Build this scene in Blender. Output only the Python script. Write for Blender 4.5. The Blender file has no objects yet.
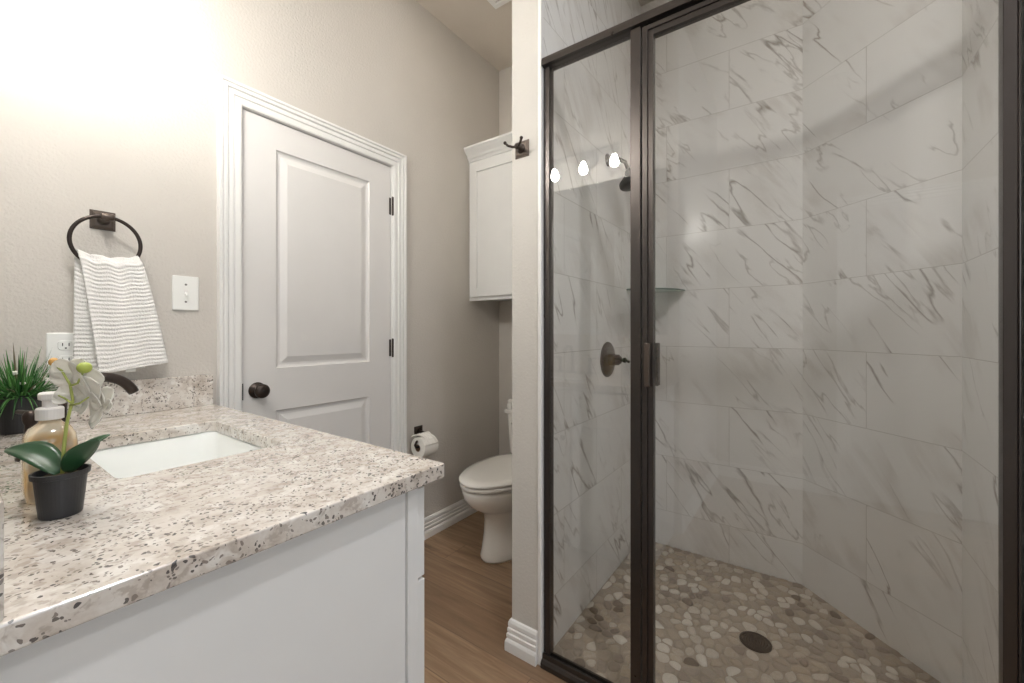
import bpy, bmesh, math, random
from mathutils import Vector, Matrix
random.seed(7)
C = bpy.context.scene.collection
S = bpy.context.scene

# ------------------------------------------------------------------ camera, light, exposure
CAMZ = 1.18
F = 413.6
cam_d = bpy.data.cameras.new('camera'); cam = bpy.data.objects.new('camera', cam_d); C.objects.link(cam)
cam.location = (0, 0, CAMZ)
cam.rotation_euler = (math.radians(90), 0, math.radians(-54.6))
cam_d.sensor_width = 36; cam_d.lens = F / 1024 * 36
cam_d.shift_y = -10.5 / 1024
cam_d.clip_start = 0.02
S.camera = cam

w = bpy.data.worlds.new('world'); S.world = w; w.use_nodes = True
bg = w.node_tree.nodes['Background']
bg.inputs[0].default_value = (0.80, 0.90, 1.0, 1); bg.inputs[1].default_value = 3.2

S.view_settings.view_transform = 'Standard'; S.view_settings.look = 'None'
S.view_settings.gamma = 1; S.view_settings.use_curve_mapping = False
S.view_settings.exposure = 0.5
BULB = 300.0        # strength of each vanity bulb
DOWN = 230.0         # ceiling downlights, two of them added as fill
CEIL = 3.02

# ------------------------------------------------------------------ materials
def nm(name):
    m = bpy.data.materials.new(name); m.use_nodes = True
    nt = m.node_tree; b = nt.nodes['Principled BSDF']
    return m, nt, b
def N(nt, t, **k):
    n = nt.nodes.new(t)
    for a, v in k.items():
        if a.startswith('i_'):
            key = a[2:]
            n.inputs[int(key) if key.isdigit() else key.replace('_', ' ')].default_value = v
        else: setattr(n, a, v)
    return n
def L(nt, a, b): nt.links.new(a, b)
def math_(nt, op, a, b=None, c=None, clamp=False):
    n = nt.nodes.new('ShaderNodeMath'); n.operation = op; n.use_clamp = clamp
    for i, v in enumerate((a, b, c)):
        if v is None: continue
        if isinstance(v, (int, float)): n.inputs[i].default_value = v
        else: nt.links.new(v, n.inputs[i])
    return n.outputs[0]
def mix(nt, fac, a, b):
    n = nt.nodes.new('ShaderNodeMix'); n.data_type = 'RGBA'
    for s, v in ((n.inputs[0], fac), (n.inputs[6], a), (n.inputs[7], b)):
        if isinstance(v, (int, float)): s.default_value = v
        elif isinstance(v, tuple): s.default_value = v if len(v) == 4 else (*v, 1)
        else: nt.links.new(v, s)
    return n.outputs[2]
def ramp(nt, fac, stops):
    n = nt.nodes.new('ShaderNodeValToRGB'); e = n.color_ramp.elements
    while len(e) < len(stops): e.new(0.5)
    for i, (p, c) in enumerate(stops):
        e[i].position = p; e[i].color = (*c, 1) if len(c) == 3 else c
    nt.links.new(fac, n.inputs[0]); return n.outputs[0]
def noise(nt, vec, scale, detail=2, rough=.5, dist=0):
    n = N(nt, 'ShaderNodeTexNoise'); n.inputs['Scale'].default_value = scale
    n.inputs['Detail'].default_value = detail; n.inputs['Roughness'].default_value = rough
    n.inputs['Distortion'].default_value = dist
    if vec is not None: nt.links.new(vec, n.inputs['Vector'])
    return n.outputs['Fac']
def bump(nt, b, h, strength=.3, dist=.001):
    n = N(nt, 'ShaderNodeBump'); n.inputs['Strength'].default_value = strength; n.inputs['Distance'].default_value = dist
    nt.links.new(h, n.inputs['Height']); nt.links.new(n.outputs[0], b.inputs['Normal']); return n
def objco(nt): return N(nt, 'ShaderNodeTexCoord').outputs['Object']

def simple(name, col, rough=.5, metal=0, bumpy=None, spec=.5, coat=0):
    m, nt, b = nm(name)
    b.inputs['Roughness'].default_value = rough; b.inputs['Metallic'].default_value = metal
    b.inputs['Specular IOR Level'].default_value = spec
    b.inputs['Coat Weight'].default_value = coat
    co = objco(nt)
    n = noise(nt, co, 6, 3)
    L(nt, mix(nt, n, tuple(c * .96 for c in col), tuple(min(1, c * 1.03) for c in col)), b.inputs['Base Color'])
    if bumpy:
        sc, st, di = bumpy
        bump(nt, b, noise(nt, co, sc, 2), st, di)
    return m

WALLC = (.58, .545, .50)
m_wall = simple('painted_wall', WALLC, .75, bumpy=(110, .5, .004))
m_end = simple('painted_wall_end', (.58, .555, .515), .7, bumpy=(110, .4, .003))
m_ceil = simple('ceiling_paint', (.63, .57, .50), .85, bumpy=(90, .3, .003))
m_white = simple('white_trim_paint', (.80, .79, .77), .32)
m_door = simple('door_paint', (.72, .70, .68), .38)
m_cab = simple('cabinet_paint', (.80, .80, .79), .38)
m_bronze = simple('oil_rubbed_bronze', (.055, .042, .036), .33, .75)
m_bronze2 = simple('worn_bronze', (.13, .105, .09), .35, .85)
m_porc = simple('porcelain', (.86, .84, .80), .09, coat=.4)
m_sink = simple('sink_porcelain', (.84, .86, .84), .12, coat=.4)
m_plate = simple('switch_plastic', (.84, .84, .81), .3)
m_dark = simple('black_plastic_pot', (.022, .023, .026), .45)
m_black = simple('dark_slot', (.01, .01, .01), .6)
m_paper = simple('tissue_paper', (.84, .81, .76), .9, bumpy=(140, .3, .002))
m_card = simple('cardboard_core', (.25, .15, .09), .9)
m_pump = simple('white_pump_plastic', (.82, .80, .78), .28)
m_nickel = simple('brushed_nickel', (.16, .15, .14), .4, .6)
m_soil = simple('soil', (.12, .09, .05), .95, bumpy=(200, 1, .004))
m_stem = simple('orchid_stem', (.40, .45, .12), .5)
m_petal = simple('orchid_petal', (.95, .94, .90), .55)
def translucent(m, k):
    nt = m.node_tree; b = nt.nodes['Principled BSDF']; out = nt.nodes['Material Output']
    t = N(nt, 'ShaderNodeBsdfTranslucent'); t.inputs[0].default_value = (.95, .93, .86, 1)
    mx = N(nt, 'ShaderNodeMixShader'); mx.inputs[0].default_value = k
    L(nt, b.outputs[0], mx.inputs[1]); L(nt, t.outputs[0], mx.inputs[2]); L(nt, mx.outputs[0], out.inputs[0])
translucent(m_petal, .35)
m_bud = simple('orchid_bud', (.42, .50, .10), .5)
m_bud2 = simple('orange_bud', (.62, .35, .10), .5)
m_leaf = simple('orchid_leaf', (.018, .068, .026), .35)

def frame_metal():
    m, nt, b = nm('shower_frame_bronze')
    b.inputs['Base Color'].default_value = (.080, .070, .065, 1)
    b.inputs['Metallic'].default_value = .85
    co = objco(nt); n = noise(nt, co, 30, 2)
    L(nt, math_(nt, 'MULTIPLY_ADD', n, .14, .24), b.inputs['Roughness'])
    return m
m_frame = frame_metal()

def thin_glass(name, tint, n=1.5):
    m, nt, b = nm(name); nt.nodes.remove(b)
    out = nt.nodes['Material Output']
    g = N(nt, 'ShaderNodeNewGeometry')
    ior = math_(nt, 'MULTIPLY_ADD', g.outputs['Backfacing'], (1/n - n), n)
    fr = N(nt, 'ShaderNodeFresnel'); L(nt, ior, fr.inputs['IOR'])
    tr = N(nt, 'ShaderNodeBsdfTransparent'); tr.inputs[0].default_value = (*tint, 1)
    gl = N(nt, 'ShaderNodeBsdfGlossy'); gl.inputs['Roughness'].default_value = 0.0
    mx = N(nt, 'ShaderNodeMixShader')
    L(nt, fr.outputs[0], mx.inputs[0])
    L(nt, tr.outputs[0], mx.inputs[1]); L(nt, gl.outputs[0], mx.inputs[2]); L(nt, mx.outputs[0], out.inputs[0])
    return m
m_glass = thin_glass('shower_glass', (.985, .985, .98), 1.75)
m_shade = thin_glass('clear_shade_glass', (.97, .98, .98))
m_win = thin_glass('window_glass', (.98, .99, .99))

def mirror_mat():
    m, nt, b = nm('mirror_silver')
    b.inputs['Base Color'].default_value = (.86, .88, .87, 1); b.inputs['Metallic'].default_value = 1
    b.inputs['Roughness'].default_value = 0.01
    return m
m_mirror = mirror_mat()

def emit(name, col, s):
    m, nt, b = nm(name)
    b.inputs['Base Color'].default_value = (*col, 1)
    b.inputs['Emission Color'].default_value = (*col, 1); b.inputs['Emission Strength'].default_value = s
    return m
m_nook_fill = emit('added_nook_fill_lens', (1.0, .93, .83), DOWN * .17)  # lens of the unseen fill lamp added in the toilet nook
m_bulb = emit('lit_bulb', (1, .955, .90), BULB)
m_down = emit('lit_downlight_lens', (.98, .98, 1.0), DOWN)

def soap_mat():
    m, nt, b = nm('amber_soap')
    b.inputs['Base Color'].default_value = (.88, .66, .34, 1); b.inputs['Roughness'].default_value = .12
    b.inputs['Transmission Weight'].default_value = .6; b.inputs['IOR'].default_value = 1.3
    b.inputs['Coat Weight'].default_value = .6
    co = objco(nt)
    L(nt, ramp(nt, noise(nt, co, 22, 2), [(.38, (.80, .52, .22)), (.55, (.97, .88, .70))]), b.inputs['Base Color'])
    return m
m_soap = soap_mat()

def granite():
    m, nt, b = nm('speckled_granite')
    co = objco(nt)
    warp = N(nt, 'ShaderNodeTexNoise'); warp.inputs['Scale'].default_value = 45; L(nt, co, warp.inputs['Vector'])
    va = N(nt, 'ShaderNodeVectorMath', operation='MULTIPLY_ADD')
    L(nt, warp.outputs['Color'], va.inputs[0]); va.inputs[1].default_value = (.022, .022, .022); L(nt, co, va.inputs[2])
    v = va.outputs[0]
    base = ramp(nt, noise(nt, v, 22, 5, .65), [(.30, (.46, .40, .34)), (.44, (.62, .56, .50)), (.60, (.72, .68, .63)), (.78, (.58, .52, .46))])
    # taupe and grey blotches
    n2 = noise(nt, v, 70, 3, .6)
    f2 = ramp(nt, n2, [(.54, (0, 0, 0)), (.61, (1, 1, 1))])
    base = mix(nt, math_(nt, 'MULTIPLY', f2, .62), base, (.40, .34, .29))
    n4 = noise(nt, v, 26, 3, .6)
    f4 = ramp(nt, n4, [(.56, (0, 0, 0)), (.63, (1, 1, 1))])
    base = mix(nt, math_(nt, 'MULTIPLY', f4, .55), base, (.86, .84, .80))
    # black mica specks
    vo = N(nt, 'ShaderNodeTexVoronoi'); vo.inputs['Scale'].default_value = 150; L(nt, v, vo.inputs['Vector'])
    spk = math_(nt, 'LESS_THAN', vo.outputs['Distance'], math_(nt, 'MULTIPLY_ADD', noise(nt, co, 120, 2), .55, .10))
    sep = N(nt, 'ShaderNodeSeparateColor'); L(nt, vo.outputs['Color'], sep.inputs[0])
    clus = noise(nt, co, 14, 2)
    thr = math_(nt, 'MULTIPLY_ADD', clus, 2.0, -.66)
    sel = math_(nt, 'LESS_THAN', sep.outputs[0], thr)
    spk = math_(nt, 'MULTIPLY', spk, sel)
    base = mix(nt, math_(nt, 'MULTIPLY', spk, .92), base, mix(nt, sep.outputs[1], (.035, .035, .04), (.26, .22, .19)))
    vo2 = N(nt, 'ShaderNodeTexVoronoi'); vo2.inputs['Scale'].default_value = 190; L(nt, v, vo2.inputs['Vector'])
    sep2 = N(nt, 'ShaderNodeSeparateColor'); L(nt, vo2.outputs['Color'], sep2.inputs[0])
    s2 = math_(nt, 'MULTIPLY', math_(nt, 'LESS_THAN', vo2.outputs['Distance'], .35), math_(nt, 'LESS_THAN', sep2.outputs[0], .16))
    base = mix(nt, math_(nt, 'MULTIPLY', s2, .75), base, (.15, .13, .12))
    L(nt, base, b.inputs['Base Color'])
    b.inputs['Roughness'].default_value = .2; b.inputs['Coat Weight'].default_value = .6; b.inputs['Coat Roughness'].default_value = .12
    return m
m_granite = granite()

def marble_tile():
    m, nt, b = nm('marble_look_tile')
    uv = N(nt, 'ShaderNodeTexCoord').outputs['UV']
    br = N(nt, 'ShaderNodeTexBrick'); br.offset = .5; br.offset_frequency = 2; br.squash = 1
    br.inputs['Scale'].default_value = 1; br.inputs['Brick Width'].default_value = .61; br.inputs['Row Height'].default_value = .3
    br.inputs['Mortar Size'].default_value = .0011; br.inputs['Mortar Smooth'].default_value = .15
    br.inputs['Color1'].default_value = (0, 0, 0, 1); br.inputs['Color2'].default_value = (1, 1, 1, 1); br.inputs['Mortar'].default_value = (0, 0, 0, 1)
    L(nt, uv, br.inputs['Vector'])
    off = N(nt, 'ShaderNodeVectorMath', operation='MULTIPLY_ADD')
    L(nt, br.outputs['Color'], off.inputs[0]); off.inputs[1].default_value = (37.3, 91.7, 13.1); L(nt, uv, off.inputs[2])
    mp = N(nt, 'ShaderNodeMapping'); mp.inputs['Rotation'].default_value = (0, 0, math.radians(53))
    L(nt, off.outputs[0], mp.inputs['Vector'])
    sc = N(nt, 'ShaderNodeMapping'); sc.inputs['Scale'].default_value = (1.0, 5.2, 1)
    L(nt, mp.outputs[0], sc.inputs['Vector'])
    def vein(scale, width, dist, rough=.62, seed=0.):
        c = N(nt, 'ShaderNodeVectorMath', operation='ADD'); L(nt, sc.outputs[0], c.inputs[0]); c.inputs[1].default_value = (seed, seed * 2, 0)
        n = noise(nt, c.outputs[0], scale, 5, rough, dist)
        d = math_(nt, 'ABSOLUTE', math_(nt, 'SUBTRACT', n, .5))
        return math_(nt, 'POWER', math_(nt, 'SUBTRACT', 1, math_(nt, 'DIVIDE', d, width), clamp=True), 1.3)
    def mask(scale, lo, hi, seed):
        c = N(nt, 'ShaderNodeVectorMath', operation='ADD'); L(nt, off.outputs[0], c.inputs[0]); c.inputs[1].default_value = (seed, seed, seed)
        return ramp(nt, noise(nt, c.outputs[0], scale, 2), [(lo, (0, 0, 0)), (hi, (1, 1, 1))])
    v1 = math_(nt, 'MULTIPLY', vein(.95, .0125, .2, .43), mask(3.2, .475, .58, 3.3))
    v2 = math_(nt, 'MULTIPLY', vein(1.5, .015, .3, .48, 5.1), mask(3.8, .49, .60, 8.8))
    v3 = math_(nt, 'MULTIPLY', vein(1.1, .09, .4, .6, 9.4), mask(3.5, .48, .64, 1.7))
    base = mix(nt, noise(nt, off.outputs[0], 3, 3), (.80, .79, .765), (.85, .84, .82))
    vc = mix(nt, noise(nt, uv, 1.7, 1), (.36, .30, .25), (.33, .315, .30))
    base = mix(nt, math_(nt, 'MULTIPLY', v3, .36), base, (.50, .45, .40))
    base = mix(nt, math_(nt, 'MULTIPLY', v2, .6), base, vc)
    base = mix(nt, math_(nt, 'MULTIPLY', v1, .95), base, vc)
    base = mix(nt, math_(nt, 'MULTIPLY', br.outputs['Fac'], .75), base, (.46, .43, .39))
    L(nt, base, b.inputs['Base Color'])
    b.inputs['Roughness'].default_value = .22
    bump(nt, b, math_(nt, 'SUBTRACT', 1, br.outputs['Fac']), .5, .001)
    return m
m_tile = marble_tile()

def wood_floor():
    m, nt, b = nm('wood_plank_floor')
    co = objco(nt)
    sw = N(nt, 'ShaderNodeMapping'); sw.inputs['Rotation'].default_value = (0, 0, math.radians(90)); sw.inputs['Location'].default_value = (0.31, .06, 0)
    L(nt, co, sw.inputs['Vector'])
    br = N(nt, 'ShaderNodeTexBrick'); br.offset = .37; br.offset_frequency = 2
    br.inputs['Scale'].default_value = 1; br.inputs['Brick Width'].default_value = 1.22; br.inputs['Row Height'].default_value = .178
    br.inputs['Mortar Size'].default_value = .0016; br.inputs['Mortar Smooth'].default_value = .2
    br.inputs['Color1'].default_value = (0, 0, 0, 1); br.inputs['Color2'].default_value = (1, 1, 1, 1); br.inputs['Mortar'].default_value = (.5, .5, .5, 1)
    L(nt, sw.outputs[0], br.inputs['Vector'])
    off = N(nt, 'ShaderNodeVectorMath', operation='MULTIPLY_ADD')
    L(nt, br.outputs['Color'], off.inputs[0]); off.inputs[1].default_value = (17.3, 51.7, 3.1); L(nt, sw.outputs[0], off.inputs[2])
    g = N(nt, 'ShaderNodeMapping'); g.inputs['Scale'].default_value = (1.6, 17, 1); L(nt, off.outputs[0], g.inputs['Vector'])
    g2 = N(nt, 'ShaderNodeMapping'); g2.inputs['Scale'].default_value = (4, 90, 1); L(nt, off.outputs[0], g2.inputs['Vector'])
    n1 = noise(nt, g.outputs[0], 1.3, 5, .6, .8)
    base = ramp(nt, n1, [(.28, (.13, .075, .040)), (.42, (.30, .19, .11)), (.6, (.42, .285, .175)), (.78, (.50, .36, .235))])
    n2 = noise(nt, g2.outputs[0], 1.2, 3, .6)
    base = mix(nt, math_(nt, 'MULTIPLY', ramp(nt, n2, [(.45, (1, 1, 1)), (.62, (0, 0, 0))]), .28), base, (.12, .07, .04))
    base = mix(nt, math_(nt, 'MULTIPLY_ADD', br.outputs['Color'], -.7, .7), base, (.16, .10, .06))
    base = mix(nt, math_(nt, 'MULTIPLY', br.outputs['Fac'], .55), base, (.05, .03, .02))
    L(nt, base, b.inputs['Base Color']); b.inputs['Roughness'].default_value = .38
    bump(nt, b, math_(nt, 'SUBTRACT', n2, br.outputs['Fac']), .25, .0006)
    return m
m_floor = wood_floor()

def pebble_mat():
    m, nt, b = nm('river_pebbles')
    at = N(nt, 'ShaderNodeAttribute'); at.attribute_name = 'tone'
    co = objco(nt)
    n = noise(nt, co, 90, 3, .6)
    f = math_(nt, 'MULTIPLY_ADD', n, .22, math_(nt, 'MULTIPLY_ADD', at.outputs['Fac'], 1, -.11))
    base = ramp(nt, f, [(0, (.17, .135, .105)), (.2, (.30, .255, .215)), (.45, (.42, .365, .30)), (.62, (.45, .375, .29)), (.8, (.56, .51, .44)), (1, (.70, .66, .59))])
    L(nt, base, b.inputs['Base Color']); b.inputs['Roughness'].default_value = .42
    return m
m_pebble = pebble_mat()
m_grout = simple('pebble_grout', (.43, .375, .31), .85, bumpy=(220, .6, .002))

def towel_mat():
    m, nt, b = nm('ribbed_white_cotton')
    uv = N(nt, 'ShaderNodeTexCoord').outputs['UV']
    b.inputs['Roughness'].default_value = .95; b.inputs['Sheen Weight'].default_value = .4
    co = objco(nt)
    n = noise(nt, co, 260, 2)
    L(nt, mix(nt, n, (.69, .67, .64), (.80, .79, .77)), b.inputs['Base Color'])
    bump(nt, b, n, .6, .002)
    return m
m_towel = towel_mat()

def grass_mat():
    m, nt, b = nm('grass_blades')
    at = N(nt, 'ShaderNodeAttribute'); at.attribute_name = 'tone'
    L(nt, ramp(nt, at.outputs['Fac'], [(0, (.02, .075, .02)), (.5, (.05, .20, .045)), (.85, (.13, .34, .09)), (1, (.22, .13, .11))]), b.inputs['Base Color'])
    b.inputs['Roughness'].default_value = .5
    return m
m_grass = grass_mat()

# ------------------------------------------------------------------ mesh helpers
def obj(name, bm, mat, parent=None, smooth=False, bevel=0, seg=2, subsurf=0, recalc=True):
    if recalc: bmesh.ops.recalc_face_normals(bm, faces=bm.faces[:])
    me = bpy.data.meshes.new(name); bm.to_mesh(me); bm.free()
    for mm in (mat if isinstance(mat, (list, tuple)) else [mat]): me.materials.append(mm)
    if smooth:
        for p in me.polygons: p.use_smooth = True
    o = bpy.data.objects.new(name, me); C.objects.link(o)
    if parent is not None: attach(o, parent)
    if bevel:
        md = o.modifiers.new('bevel', 'BEVEL'); md.width = bevel; md.segments = seg; md.limit_method = 'ANGLE'; md.angle_limit = math.radians(40)
    if subsurf:
        md = o.modifiers.new('sub', 'SUBSURF'); md.levels = subsurf; md.render_levels = subsurf
    return o
def wloc(o):
    v = Vector((0, 0, 0))
    while o is not None: v = v + o.location; o = o.parent
    return v
def attach(o, parent):
    o.parent = parent; o.location = -wloc(parent)
def thing(name, label, cat, loc=(0, 0, 0), group=None):
    o = bpy.data.objects.new(name, None); C.objects.link(o); o.location = loc
    o.empty_display_size = .05
    return tag(o, label, cat, group)
def tag(o, label=None, cat=None, group=None, kind=None):
    if label: o['label'] = label
    if cat: o['category'] = cat
    if group: o['group'] = group
    if kind: o['kind'] = kind
    return o
def struct(o): o['kind'] = 'structure'; return o
def nb(): return bmesh.new()
def box(bm, x0, x1, y0, y1, z0, z1, mi=0):
    v = [bm.verts.new((x, y, z)) for x in (x0, x1) for y in (y0, y1) for z in (z0, z1)]
    for f in ((0, 1, 3, 2), (4, 6, 7, 5), (0, 4, 5, 1), (2, 3, 7, 6), (0, 2, 6, 4), (1, 5, 7, 3)):
        bm.faces.new([v[i] for i in f]).material_index = mi
    return bm
def bx(*a): return box(nb(), *a)
def frame_from(d):
    d = Vector(d).normalized(); u = Vector((0, 0, 1)) if abs(d.z) < .9 else Vector((1, 0, 0))
    a = d.cross(u).normalized(); b = d.cross(a).normalized(); return d, a, b
def lathe(bm, c, axis, prof, seg=32, cap=True):
    """profile: list of (radius, distance along axis)"""
    c = Vector(c); d, a, b = frame_from(axis); rings = []
    for r, h in prof:
        rings.append([bm.verts.new(c + d * h + (a * math.cos(t) + b * math.sin(t)) * max(r, 1e-5)) for t in [2 * math.pi * i / seg for i in range(seg)]])
    for r0, r1 in zip(rings, rings[1:]):
        for i in range(seg): bm.faces.new((r0[i], r0[(i + 1) % seg], r1[(i + 1) % seg], r1[i]))
    if cap: bm.faces.new(rings[0]); bm.faces.new(rings[-1][::-1])
    return bm
def tube(bm, pts, rad, seg=12, closed=False, flat=1.0):
    pts = [Vector(p) for p in pts]; n = len(pts); rings = []; a = None
    for i, p in enumerate(pts):
        if closed: t = pts[(i + 1) % n] - pts[i - 1]
        else: t = pts[min(i + 1, n - 1)] - pts[max(i - 1, 0)]
        t.normalize()
        if a is None: _, a, b = frame_from(t)
        else:
            a = (a - t * a.dot(t)).normalized(); b = t.cross(a)
        r = rad[i] if isinstance(rad, (list, tuple)) else rad
        rings.append([bm.verts.new(p + (a * math.cos(k) + b * math.sin(k) * flat) * r) for k in [2 * math.pi * j / seg for j in range(seg)]])
    m = n if closed else n - 1
    for i in range(m):
        r0, r1 = rings[i], rings[(i + 1) % n]
        for j in range(seg): bm.faces.new((r0[j], r0[(j + 1) % seg], r1[(j + 1) % seg], r1[j]))
    if not closed: bm.faces.new(rings[0][::-1]); bm.faces.new(rings[-1])
    return bm
def bez(p0, p1, p2, n=10):
    p0, p1, p2 = map(Vector, (p0, p1, p2))
    return [p0 * (1 - t) ** 2 + p1 * 2 * t * (1 - t) + p2 * t * t for t in [i / n for i in range(n + 1)]]
def sphere(bm, c, r, sc=(1, 1, 1), u=20, v=12):
    M = Matrix.Translation(c) @ Matrix.Diagonal((sc[0], sc[1], sc[2], 1))
    bmesh.ops.create_uvsphere(bm, u_segments=u, v_segments=v, radius=r, matrix=M); return bm
def sweep2d(bm, path, prof, side=1):
    """profile (thickness, z) swept along a floor path; closed solid with end caps"""
    path = [Vector((x, y)) for x, y in path]; n = len(path); rows = []
    for i, p in enumerate(path):
        ns = []
        if i > 0: d = (path[i] - path[i - 1]).normalized(); ns.append(Vector((-d.y, d.x)) * side)
        if i < n - 1: d = (path[i + 1] - path[i]).normalized(); ns.append(Vector((-d.y, d.x)) * side)
        m = ns[0] if len(ns) == 1 else (ns[0] + ns[1]) / (1 + ns[0].dot(ns[1]))
        rows.append([bm.verts.new((p.x + m.x * t, p.y + m.y * t, z)) for t, z in prof])
    k = len(prof)
    for a, b in zip(rows, rows[1:]):
        for j in range(k): bm.faces.new((a[j], a[(j + 1) % k], b[(j + 1) % k], b[j]))
    bm.faces.new(rows[0]); bm.faces.new(rows[-1][::-1]); return bm
def rrect(x0, x1, y0, y1, r, n=6):
    pts = []
    for cx, cy, a0 in ((x1 - r, y1 - r, 0), (x0 + r, y1 - r, 90), (x0 + r, y0 + r, 180), (x1 - r, y0 + r, 270)):
        for i in range(n + 1):
            a = math.radians(a0 + 90 * i / n); pts.append((cx + r * math.cos(a), cy + r * math.sin(a)))
    return pts
def loft(bm, rings, cap0=True, cap1=True, mi=0):
    R = [[bm.verts.new(p) for p in r] for r in rings]; n = len(R[0])
    for a, b in zip(R, R[1:]):
        for i in range(n): bm.faces.new((a[i], a[(i + 1) % n], b[(i + 1) % n], b[i])).material_index = mi
    if cap0: bm.faces.new(R[0][::-1])
    if cap1: bm.faces.new(R[-1])
    return bm
def floatattr(o, vals):
    at = o.data.attributes.new('tone', 'FLOAT', 'POINT')
    at.data.foreach_set('value', vals)

# ------------------------------------------------------------------ room shell
WA = 1.7716          # door wall plane
XB = 2.335           # far wall plane
XV = .02             # vanity wall plane
YE = .594            # end of the vanity
XR = -1.23           # wall behind the camera
YW = -2.6            # window wall
XG = 1.26            # shower glass plane
TY = .762            # tiled face of the wing wall
RY = -.408           # tiled face of the right shower wall

struct(obj('floor', bx(XR - .1, 2.45, YW - .1, WA + .1, -.06, 0), m_floor))
struct(obj('ceiling', bx(XR - .1, 2.45, YW - .1, WA + .1, CEIL, CEIL + .06), m_ceil))
DX0, DX1, DZ = .697, 1.403, 2.042
bm = nb()
box(bm, XV - .1, DX0 - .012, WA, WA + .12, 0, CEIL); box(bm, DX1 + .012, 2.45, WA, WA + .12, 0, CEIL); box(bm, DX0 - .012, DX1 + .012, WA, WA + .12, DZ + .012, CEIL)
struct(obj('wall_left', bm, m_wall))
struct(obj('wall_vanity', bx(XR - .1, XV, YE + .006, WA, 0, CEIL), m_wall))
struct(obj('wall_back', bx(XR - .1, XR, YW, YE + .006, 0, CEIL), m_wall))
bm = nb()
wx0, wx1, wz0, wz1 = -.75, .75, .95, 2.25
box(bm, XR, wx0, YW - .12, YW, 0, CEIL); box(bm, wx1, 1.25, YW - .12, YW, 0, CEIL)
box(bm, wx0, wx1, YW - .12, YW, 0, wz0); box(bm, wx0, wx1, YW - .12, YW, wz1, CEIL)
struct(obj('wall_window', bm, m_wall))
struct(obj('wall_far', box(bx(XB, XB + .1, TY + .012, WA, 0, CEIL), XB + .013, XB + .1, RY, TY + .012, 0, CEIL), m_wall))
struct(obj('wall_wing', bx(1.25, XB, TY + .012, .888, 0, CEIL), m_end))
struct(obj('wall_right', bx(1.25, 2.45, YW, RY - .012, 0, CEIL), m_wall))

TILE_RUN = [0]
def tiled(name, p0, p1, u0, flip, z0=0.0, z1=CEIL, thick=.012, nrm=None):
    """tile slab standing on the segment p0-p1, u measured in metres along it"""
    p0 = Vector(p0); p1 = Vector(p1); d = (p1 - p0); ln = d.length; d.normalize()
    n = Vector(nrm) if nrm else Vector((-d.y, d.x))
    bm = nb(); uvl = bm.loops.layers.uv.new('UVMap'); TILE_RUN[0] += 1
    q = [p0, p1, p1 + n * thick, p0 + n * thick]
    lo = [bm.verts.new((a.x, a.y, z0)) for a in q]; hi = [bm.verts.new((a.x, a.y, z1)) for a in q]
    for i in range(4): bm.faces.new((lo[i], lo[(i + 1) % 4], hi[(i + 1) % 4], hi[i]))
    bm.faces.new(lo[::-1]); bm.faces.new(hi)
    for f in bm.faces:
        for l in f.loops:
            c = l.vert.co; s = (Vector((c.x, c.y)) - p0).dot(d)
            l[uvl].uv = (u0 + s * flip + 61.0 + 3.66 * TILE_RUN[0], c.z - .197 + 60.0)
    return struct(obj(name, bm, m_tile))
tiled('wall_shower_left', (XB, TY), (1.262, TY), 0, -1, nrm=(0, 1))
tiled('wall_shower_far', (XB, TY), (XB, .012), .316 - TY, 1, nrm=(1, 0))
XD, YD = 1.915, RY
tiled('wall_shower_corner', (XB, .012), (XD, YD), .015, 1, nrm=(.7071, -.7071), thick=.012)
tiled('wall_shower_right', (XD, YD), (1.262, YD), .305, 1, nrm=(0, -1))
struct(obj('trim_1', bx(1.244, 1.2625, .7585, .7738, 0, CEIL), m_white, bevel=.003))

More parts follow.
